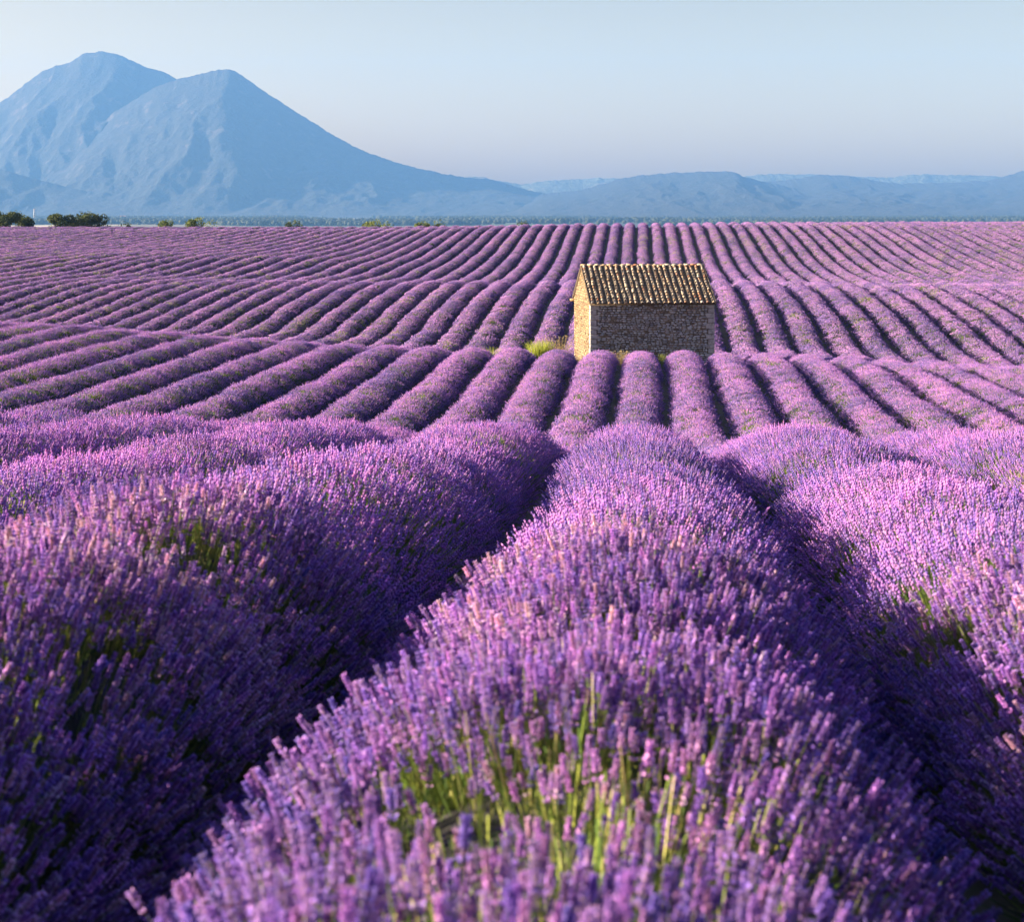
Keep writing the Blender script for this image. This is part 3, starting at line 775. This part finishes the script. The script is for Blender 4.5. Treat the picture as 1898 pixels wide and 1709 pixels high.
        lich = ramp(nt, n1.outputs['Fac'], [(0.36, (0.10, 0.09, 0.08)), (0.46, (0.85, 0.85, 0.85)), (0.6, (1.05, 1.03, 1.0))])
        c = mixc(nt, 1.0, rp.outputs[0], lich.outputs[0], 'MULTIPLY')
        L.new(c, B.inputs['Base Color']); B.inputs['Roughness'].default_value = 0.85
        return m
    mt_o = tile_mat('clay_tile', True); mt_v = tile_mat('clay_tile_small', False)
    mpan, nt, N, L, B = nodes_of('dark_pan_tile')  # pan tiles, much darker than the cover tiles
    geo = N.new('ShaderNodeNewGeometry'); n1 = noise_node(nt, 10, 6, geo.outputs['Position'], 0.7)
    rp = ramp(nt, n1.outputs['Fac'], [(0.3, (0.045, 0.04, 0.032)), (0.55, (0.10, 0.08, 0.06)), (0.75, (0.2, 0.14, 0.09))])
    L.new(rp.outputs[0], B.inputs['Base Color']); B.inputs['Roughness'].default_value = 0.95
    def tile_geo(r0, r1, ln, th, concave=False, n=6):
        V = []
        for (y, r) in ((0.0, r0), (ln, r1)):
            for rr in (r, r - th):
                for i in range(n + 1):
                    a = math.pi * i / n
                    V.append((math.cos(a) * rr, y, math.sin(a) * rr * (0.82)))
        V = np.array(V); m = n + 1; F = []
        for i in range(n):
            F.append((i, i+1, 2*m + i+1, 2*m + i))                 # outer
            F.append((m + i+1, m + i, 3*m + i, 3*m + i+1))         # inner
            F.append((i+1, i, m + i, m + i+1))                     # near end
            F.append((2*m + i, 2*m + i+1, 3*m + i+1, 3*m + i))     # far end
        for a in (0, n): F.append((a, 2*m + a, 3*m + a, m + a))
        if concave: V[:, 2] *= -1
        return V, F
    NC, NT = 23, 15
    sp = (Lh + 2*sd) / NC; vis_len = LS / NT
    tmesh = []
    for i in range(6):
        V, F = tile_geo(0.082 * random.uniform(0.93, 1.07), 0.056 * random.uniform(0.95, 1.05), vis_len * 1.25, 0.016)
        tmesh.append((V, F, mesh_np('tile', V, [np.array([]), np.array(F)], mt_o, smooth=False)))
    cells = [(c_, k_) for c_ in range(NC) for k_ in range(NT)]
    Rf = Matrix(((1, 0, 0), (0, math.cos(pit), -math.sin(pit)), (0, math.sin(pit), math.cos(pit)))).to_4x4()
    mb = MB(); mb2 = MB()
    for c_, k_ in cells:
        x = -sd + sp * (c_ + 0.5) + 0.022 * math.sin(k_ * 0.45 + c_ * 2.1) + random.gauss(0, 0.008)
        s = k_ * vis_len + random.gauss(0, 0.012) - (random.uniform(0, 0.05) if k_ == 0 else 0)
        n_ = 0.100 + random.gauss(0, 0.007); tilt = -0.12; rz = random.gauss(0, 0.07)
        i = random.randrange(6)
        if k_ < 13:     # the lower thirteen of each column stand as objects
            o = bpy.data.objects.new('tile', tmesh[i][2])
            p = to_front(np.array([[x, s, n_]]))[0]
            o.matrix_basis = Matrix.Translation(Vector(p)) @ Rf @ Matrix.Rotation(tilt, 4, 'X') @ Matrix.Rotation(rz, 4, 'Z')
            link(o, roof)
        else:
            V, F, _ = tmesh[i]; mb.add(to_front(V + np.array([x, s, n_])), f4=F, c=(random.random(),) * 3)
    # back slope covers (never seen from the front)
    for c_, k_ in cells:
        V, F, _ = tmesh[random.randrange(6)]
        mb.add(to_back(V + np.array([-sd + sp * (c_ + 0.5), k_ * vis_len, 0.098])), f4=F, c=(random.random(),) * 3)
    o = obj('upper_tiles', mb.mesh('upper_tiles', mt_v), roof); o['kind'] = 'stuff'
    V, F = tile_geo(0.10, 0.085, vis_len * 1.4, 0.013, True)
    for fn in (to_front, to_back):
        for c_ in range(NC + 1):
            for k_ in range(NT):
                x = min(max(-sd + sp * c_, -sd + 0.09), Lh + sd - 0.09)
                mb2.add(fn(V * np.array([1, 1, 0.75]) + np.array([x, k_ * vis_len - (0.05 if k_ == 0 else 0) * random.random(), 0.145 - 0.004 * (k_ % 2)])), f4=F, c=(0.3,) * 3)
    o = obj('pan_tiles', mb2.mesh('pan_tiles', mpan), roof); o['kind'] = 'stuff'; o['label'] = 'dark concave tiles between the pale ones'
    # ridge tiles
    V, F = tile_geo(0.10, 0.09, 0.36, 0.014)
    rm = mesh_np('ridge_tile', V, [np.array([]), np.array(F)], mt_o)
    nr = 19
    for i in range(nr):
        o = bpy.data.objects.new('ridge_tile', rm)
        o.matrix_basis = Matrix.Translation((-sd + i * (Lh + 2*sd) / nr - 0.01, Dh/2, RH + 0.085 + random.gauss(0, 0.006))) @ Matrix.Rotation(-math.pi/2, 4, 'Z') @ Matrix.Rotation(0.03, 4, 'X')
        link(o, roof)
    # beam ends under the left verge
    mw, nt, N, L, B = nodes_of('weathered_timber'); B.inputs['Base Color'].default_value = (0.34, 0.22, 0.10, 1)
    for (yy, zz) in ((Dh - 0.05, H - 0.10), ):
        V = np.array([(x, y, z) for z in (zz - 0.06, zz + 0.06) for y in (yy - 0.06, yy + 0.06) for x in (-0.22, 0.25)])
        obj('beam', mesh_np('beam', V, F_BOX, mw), hut)
    # bent scrap of a zinc tile hanging at the eave
    mz, nt, N, L, B = nodes_of('dull_zinc'); B.inputs['Base Color'].default_value = (0.40, 0.46, 0.55, 1); B.inputs['Metallic'].default_value = 0.3; B.inputs['Roughness'].default_value = 0.6
    V = np.array([(-0.12, 0.02, 0.05), (0, -0.03, -0.08), (0.11, 0.02, 0.06), (0.0, 0.04, 0.02), (-0.10, 0.05, 0.05), (0, 0.0, -0.06), (0.09, 0.05, 0.06), (0, 0.07, 0.02)])
    V = V + np.array([Lh * 0.605, -0.17, H - 0.06])
    obj('eave_patch', mesh_np('eave_patch', V, np.array([(0, 1, 2, 3), (7, 6, 5, 4), (0, 4, 5, 1), (1, 5, 6, 2), (2, 6, 7, 3), (3, 7, 4, 0)]), mz), hut)
F_BOX = np.array([(0, 2, 3, 1), (4, 5, 7, 6), (0, 1, 5, 4), (2, 6, 7, 3), (0, 4, 6, 2), (1, 3, 7, 5)])
def quoin_mesh(w, d, h, i, mat):
    b = 0.02; g = random.Random(i)
    V = []
    for (z, s) in ((0, b), (b, 0), (h - b, 0), (h, b)):
        for (x, y) in ((s, s + b), (s + b, s), (w - s, s), (w - s, d - s), (s, d - s)):
            V.append((x + g.uniform(-.005, .005), y + g.uniform(-.005, .005), z))
    F = []
    for a in range(3):
        for k_ in range(5):
            j = (k_ + 1) % 5; F.append((a*5 + k_, a*5 + j, (a+1)*5 + j, (a+1)*5 + k_))
    me = bpy.data.meshes.new('corner_stone'); me.from_pydata(V, [], F + [(4, 3, 2, 1, 0), (15, 16, 17, 18, 19)]); me.materials.append(mat); me.update()
    return me
build_hut()

# ------------------------------------------------------------------ grasses round the hut
def plant_mat(name, c1, c2, trans=0.35):
    m, nt, N, L, B = nodes_of(name)
    at = N.new('ShaderNodeAttribute'); at.attribute_name = 'col'; se = N.new('ShaderNodeSeparateColor'); L.new(at.outputs['Color'], se.inputs[0])
    rp = ramp(nt, se.outputs[0], [(0, c1), (1, c2)])
    L.new(rp.outputs[0], B.inputs['Base Color']); B.inputs['Roughness'].default_value = 0.8
    t = N.new('ShaderNodeBsdfTranslucent'); L.new(rp.outputs[0], t.inputs[0])
    x = N.new('ShaderNodeMixShader'); x.inputs[0].default_value = trans
    L.new(B.outputs[0], x.inputs[1]); L.new(t.outputs[0], x.inputs[2]); L.new(x.outputs[0], N['Material Output'].inputs[0])
    return m
M_fresh = plant_mat('fresh_grass', (0.22, 0.30, 0.03), (0.50, 0.52, 0.08))
M_dry = plant_mat('dry_grass', (0.38, 0.27, 0.12), (0.62, 0.50, 0.27))
def grass(name, x, y, rad, h, n, mat, label, cat, heads=False, up=0.0, w=0.006):
    z = float(ground_z(x, y)) + up
    mb = MB()
    for i in range(n):
        a = random.random() * 6.283; r = rad * math.sqrt(random.random()) * 0.7
        b = np.array([math.cos(a) * r, math.sin(a) * r, -0.05]); hh = h * random.uniform(0.55, 1.1)
        out = np.array([math.cos(a), math.sin(a), 0]) * r * 0.8 + np.array([random.gauss(0, 0.06), random.gauss(0, 0.06), 0])
        m_ = b + out * 0.4 + np.array([0, 0, hh * 0.6]); t = b + out * 1.2 + np.array([0, 0, hh])
        c = (random.random(),) * 3
        ribbon(mb, b, m_, w, c); ribbon(mb, m_, t, w * 0.7, c)
        if heads and random.random() < 0.7: bipyr(mb, t, t - m_, 0.09, 0.014, (0.6 + 0.4 * random.random(),) * 3, 3)
    o = obj(name, mb.mesh(name, mat)); o.location = (x, y, z); tag(o, label, cat); return o
gx, gy = from_px(1000, 73.0)
grass('grass_clump', gx, gy, 0.50, 1.15, 700, M_fresh, 'bright yellow-green grass clump between rows just left of the hut', 'grass clump', up=0.05, w=0.010)
gx, gy = from_px(1035, 73.6)
grass('dry_grass_tuft', gx, gy, 0.60, 1.35, 240, M_dry, 'tall dry straw-coloured grass right of the green clump', 'dry grass', True)
gx, gy = from_px(1079, 73.3)
grass('dry_grass_tuft', gx, gy, 0.55, 0.55, 500, M_dry, 'low golden dry grass at the foot of the sunlit gable', 'dry grass')
gx, gy = from_px(1150, 73.2)
grass('dry_grass_tuft', gx, gy, 0.45, 0.7, 220, M_dry, 'sparse dry grass against the left part of the front wall', 'dry grass', True)
gx, gy = from_px(1227, 71.5)
grass('green_weed', gx, gy, 0.14, 0.62, 60, M_fresh, 'small green weed in the furrow before the front wall', 'weed')
gx, gy = from_px(912, 72.0)
grass('green_weed', gx, gy, 0.5, 0.75, 260, M_fresh, 'pale green weed patch over the row two left of the hut', 'weed', up=0.1)

# ------------------------------------------------------------------ trees
M_bark, nt, N, L, B = nodes_of('bark'); B.inputs['Base Color'].default_value = (0.10, 0.075, 0.055, 1); B.inputs['Roughness'].default_value = 0.95
def tube(mb, p0, p1, r0, r1, n=6):
    d, u, v = frame(p1 - p0); V = []
    for p, r in ((p0, r0), (p1, r1)):
        for i in range(n): V.append(p + r * (math.cos(6.283*i/n) * u + math.sin(6.283*i/n) * v))
    mb.add(V, f4=[(i, (i+1) % n, n + (i+1) % n, n + i) for i in range(n)])
def tree(px, d, ytop, wpx, label, kind, seed, leaves=2600, group='trees along the far edge of the field'):
    g = random.Random(seed); x, y = from_px(px, d)
    top = zof(ytop - (2.5 if px > 200 else 0), d); gz = float(ground_z(x, y)) if y < 400 else PLAIN
    h = top - gz; w = wpx * 1.12 * d / FPX / 2; leaves = int(leaves * 1.5)
    root = empty('tree', (x, y, gz)); tag(root, label, 'tree', group)
    tb = MB(); fork = np.array([g.uniform(-.2, .2), g.uniform(-.2, .2), h * 0.3])
    tube(tb, np.array([0, 0, -0.3]), fork, 0.05 * h, 0.035 * h, 8)
    lobes = []
    for i in range(g.randint(7, 10)):
        a = g.random() * 6.283; rr = w * g.uniform(0.25, 0.72)
        c = np.array([math.cos(a) * rr, math.sin(a) * rr, h * g.uniform(0.42, 0.82)])
        lobes.append((c, min(w, h * 0.5) * g.uniform(0.30, 0.5)))
        tube(tb, fork, c, 0.02 * h, 0.006 * h, 5)
    lobes.append((np.array([g.uniform(-.25, .25) * w, 0, h * 0.80]), h * 0.17))
    obj('trunk', tb.mesh('trunk', M_bark, colors=False), root)
    rg = np.random.default_rng(seed); n = leaves
    li = rg.integers(0, len(lobes), n)
    C = np.array([l[0] for l in lobes])[li]; Rd = np.array([l[1] for l in lobes])[li]
    dirs = rg.normal(size=(n, 3)); dirs /= np.linalg.norm(dirs, axis=1)[:, None]
    rad = Rd * (0.55 + 0.5 * rg.random(n)) * (0.8 + 0.5 * vnoise(dirs[:, 0] * 3 + li * 3.7, dirs[:, 1] * 3 + dirs[:, 2] * 2))
    P = C + dirs * rad[:, None] * np.array([1, 1, 0.8])
    P[:, 2] = np.clip(P[:, 2], h * 0.12, h * 1.0)
    q = rg.normal(size=(n, 3)); q /= np.linalg.norm(q, axis=1)[:, None]
    u_ = np.cross(q, dirs + 0.01); u_ /= np.linalg.norm(u_, axis=1)[:, None]; v_ = np.cross(q, u_)
    s = (0.10 + 0.10 * rg.random(n))[:, None] * (h / 6) ** 0.5
    V = np.stack([P - u_*s, P - v_*s*0.5, P + u_*s, P + v_*s*0.6], 1).reshape(-1, 3)
    F = np.arange(4 * n).reshape(n, 4)
    cr = np.repeat((0.35 * rg.random(n) + 0.65 * (li * 0.37 % 1.0))[:, None], 4, 0).reshape(-1, 1) * np.ones((1, 3))
    mat = {'dark': M_oak, 'olive': M_olive}[kind]
    obj('crown', mesh_np('crown', V, F, mat, colors=cr), root)
M_oak = plant_mat('oak_leaves', (0.030, 0.052, 0.014), (0.10, 0.125, 0.030), 0.25)
M_olive = plant_mat('light_leaves', (0.09, 0.13, 0.03), (0.20, 0.24, 0.06), 0.3)
TREES = [
 (-45, 290, 392, 60, 'dark round oak cut by the left picture edge', 'dark', 2600),
 (12, 285, 388, 56, 'dark oak with rounded top at the left edge beyond the field', 'dark', 3000),
 (46, 292, 393, 44, 'lower dark oak sloping down beside the leftmost tree', 'dark', 2400),
 (108, 288, 392, 52, 'dark bushy oak with light left side, left of the taller pointed tree', 'dark', 3000),
 (140, 300, 396, 34, 'low dark tree between the bushy oak and the pointed tree', 'dark', 1800),
 (171, 290, 388, 54, 'dark tree with pointed top, right end of the dark tree group', 'dark', 3000),
 (236, 300, 409, 20, 'tiny dark bush right of the dark tree group', 'dark', 700),
 (305, 300, 404, 46, 'low yellow-green tree beyond the field, left of the two-topped one', 'olive', 1800),
 (364, 296, 400, 34, 'yellow-green tree, tallest of the low ones beyond the field', 'olive', 1800),
 (390, 300, 406, 24, 'small yellow-green bush touching the tallest low tree', 'olive', 900),
 (545, 300, 405, 32, 'small dark tree alone beneath the big mountain slope', 'dark', 1200),
 (690, 300, 404, 38, 'light green tree beyond the field before the pale strip', 'olive', 1600),
 (716, 304, 408, 18, 'tiny light green bush right of the tree before the pale strip', 'olive', 600),
 (786, 300, 407, 34, 'flat light green bush left of the small paired bush', 'olive', 1200),
 (813, 300, 405, 16, 'narrow light green bush, right one of its pair', 'olive', 600),
 (970, 300, 407, 40, 'low dark bush on the skyline left above the hut roof', 'dark', 1400),
]
for i, (px, d, yt, w, lab, kd, lv) in enumerate(TREES): tree(px, d, yt, w, lab, kd, 200 + i, lv)

# ------------------------------------------------------------------ woods on the plain
woods = bpy.data.collections.new('wood_tree_shapes')
M_wt = plant_mat('wood_leaves', (0.022, 0.032, 0.014), (0.07, 0.085, 0.035), 0.15)
for i in range(5):
    rg = np.random.default_rng(50 + i); n = 130
    dirs = rg.normal(size=(n, 3)); dirs /= np.linalg.norm(dirs, axis=1)[:, None]
    P = dirs * (0.7 + 0.45 * rg.random(n))[:, None] * np.array([4.2, 4.2, 3.6]) + np.array([0, 0, 4.6])
    q = rg.normal(size=(n, 3)); u_ = np.cross(q, dirs); u_ /= np.linalg.norm(u_, axis=1)[:, None]; v_ = np.cross(dirs, u_)
    s = (0.9 + 0.9 * rg.random(n))[:, None]
    V = np.stack([P - u_*s, P - v_*s*0.7, P + u_*s, P + v_*s*0.7], 1).reshape(-1, 3)
    c = np.repeat(rg.random(n)[:, None], 4, 0).reshape(-1, 1) * np.ones((1, 3))
    woods.objects.link(bpy.data.objects.new('wood_%02d' % i, mesh_np('wood_%02d' % i, V, np.arange(4*n).reshape(n, 4), M_wt, colors=c)))
G_wood = instancer(woods, 'wood_instances')
WHEAT = [(560, 700, 5600, 6500), (690, 860, 5100, 5900), (418, 470, 5700, 6500), (880, 1000, 5000, 5400), (60, 92, 5000, 5500), (590, 640, 5000, 5200)]
def wheat_fields():
    m, nt, N, L, B = nodes_of('ripe_wheat'); geo = N.new('ShaderNodeNewGeometry')
    n1 = noise_node(nt, 0.02, 5, geo.outputs['Position'])
    rp = ramp(nt, n1.outputs['Fac'], [(0.35, (0.30, 0.25, 0.15)), (0.6, (0.62, 0.50, 0.34))]); L.new(rp.outputs[0], B.inputs['Base Color']); B.inputs['Roughness'].default_value = 1
    for (p0, p1, d0, d1) in WHEAT:
        P, D = np.meshgrid(np.linspace(p0, p1, 24), np.linspace(d0, d1, 24))
        D = D + 120 * np.sin(P / 40)
        lat = (P - 949) * D / FPX
        X = lat * math.cos(THETA) - D * math.sin(THETA); Y = D * math.cos(THETA) + lat * math.sin(THETA)
        Z = PLAIN + (fbm(X / 300 + 5, Y / 300, 4) - 0.5) * 10.0 + 1.0
        o = obj('wheat_field', mesh_np('wheat_field', np.stack([X, Y, Z], -1).reshape(-1, 3), grid_faces(24, 24), m)); o['kind'] = 'structure'
wheat_fields()
def build_woods():
    g = np.random.default_rng(77); n = 90000
    d = g.uniform(3900, 6900, n); px = g.uniform(-150, 2050, n)
    lat = (px - 949) * d / FPX
    X = lat * math.cos(THETA) - d * math.sin(THETA); Y = d * math.cos(THETA) + lat * math.sin(THETA)
    m = fbm(X / 420 + 3, Y / 300 + 9, 4)
    keep = (m > np.where(px > 1020, 0.56, 0.53)) | (g.random(n) < 0.012)
    for (p0, p1, d0, d1) in WHEAT:
        keep &= ~((px > p0) & (px < p1) & (d > d0) & (d < d1))
        keep &= ~((px > p0) & (px < p1) & (d <= d0) & (g.random(n) < 0.5))
    X, Y = X[keep], Y[keep]; n = len(X)
    Z = PLAIN + (fbm(X / 300 + 5, Y / 300, 4) - 0.5) * 10.0
    points_obj('woods', np.stack([X, Y, Z - 0.5], -1), np.stack([0*X, 0*X, g.uniform(0, 6.28, n)], -1), g.uniform(0.8, 1.9, n), g.integers(0, 5, n), G_wood, None, M_wt)
    print('woods', n)
build_woods()

# far farmhouse: a pale speck on the plain
def farmhouse(px, d, w, h, dep, label):
    x, y = from_px(px, d); z = PLAIN + 1
    r = empty('farmhouse', (x, y, z), 0.3); tag(r, label, 'farmhouse')
    mwl, nt, N, L, B = nodes_of('pale_render'); B.inputs['Base Color'].default_value = (0.32, 0.30, 0.27, 1)
    mrf, nt, N, L, B = nodes_of('red_roof'); B.inputs['Base Color'].default_value = (0.38, 0.18, 0.10, 1)
    V = np.array([(a, b, c) for c in (-3, h) for b in (0, dep) for a in (0, w)], float)
    obj('wall', mesh_np('wall', V, F_BOX, mwl), r)
    rv = [(-.4, -.4, h), (w+.4, -.4, h), (w+.4, dep+.4, h), (-.4, dep+.4, h), (-.4, dep/2, h + dep*0.28), (w+.4, dep/2, h + dep*0.28)]
    me = bpy.data.meshes.new('roof'); me.from_pydata(rv, [], [(0, 1, 5, 4), (2, 3, 4, 5), (0, 4, 3), (1, 2, 5), (3, 2, 1, 0)]); me.materials.append(mrf); obj('roof', me, r)
    mdk, nt, N, L, B = nodes_of('dark_window'); B.inputs['Base Color'].default_value = (0.05, 0.05, 0.06, 1)
    for i in range(3):
        V = np.array([(a, b, c) for c in (h*0.45, h*0.7) for b in (-0.06, 0.05) for a in (w*(0.2+0.25*i), w*(0.2+0.25*i) + 1.0)], float)
        obj('window', mesh_np('window', V, F_BOX, mdk), r)
farmhouse(222, 5700, 20, 14, 14, 'tiny pale farmhouse on the plain right of the dark trees')
farmhouse(62, 5200, 6, 40, 6, 'tiny pale tower on the plain above the leftmost trees')
print('scene built')
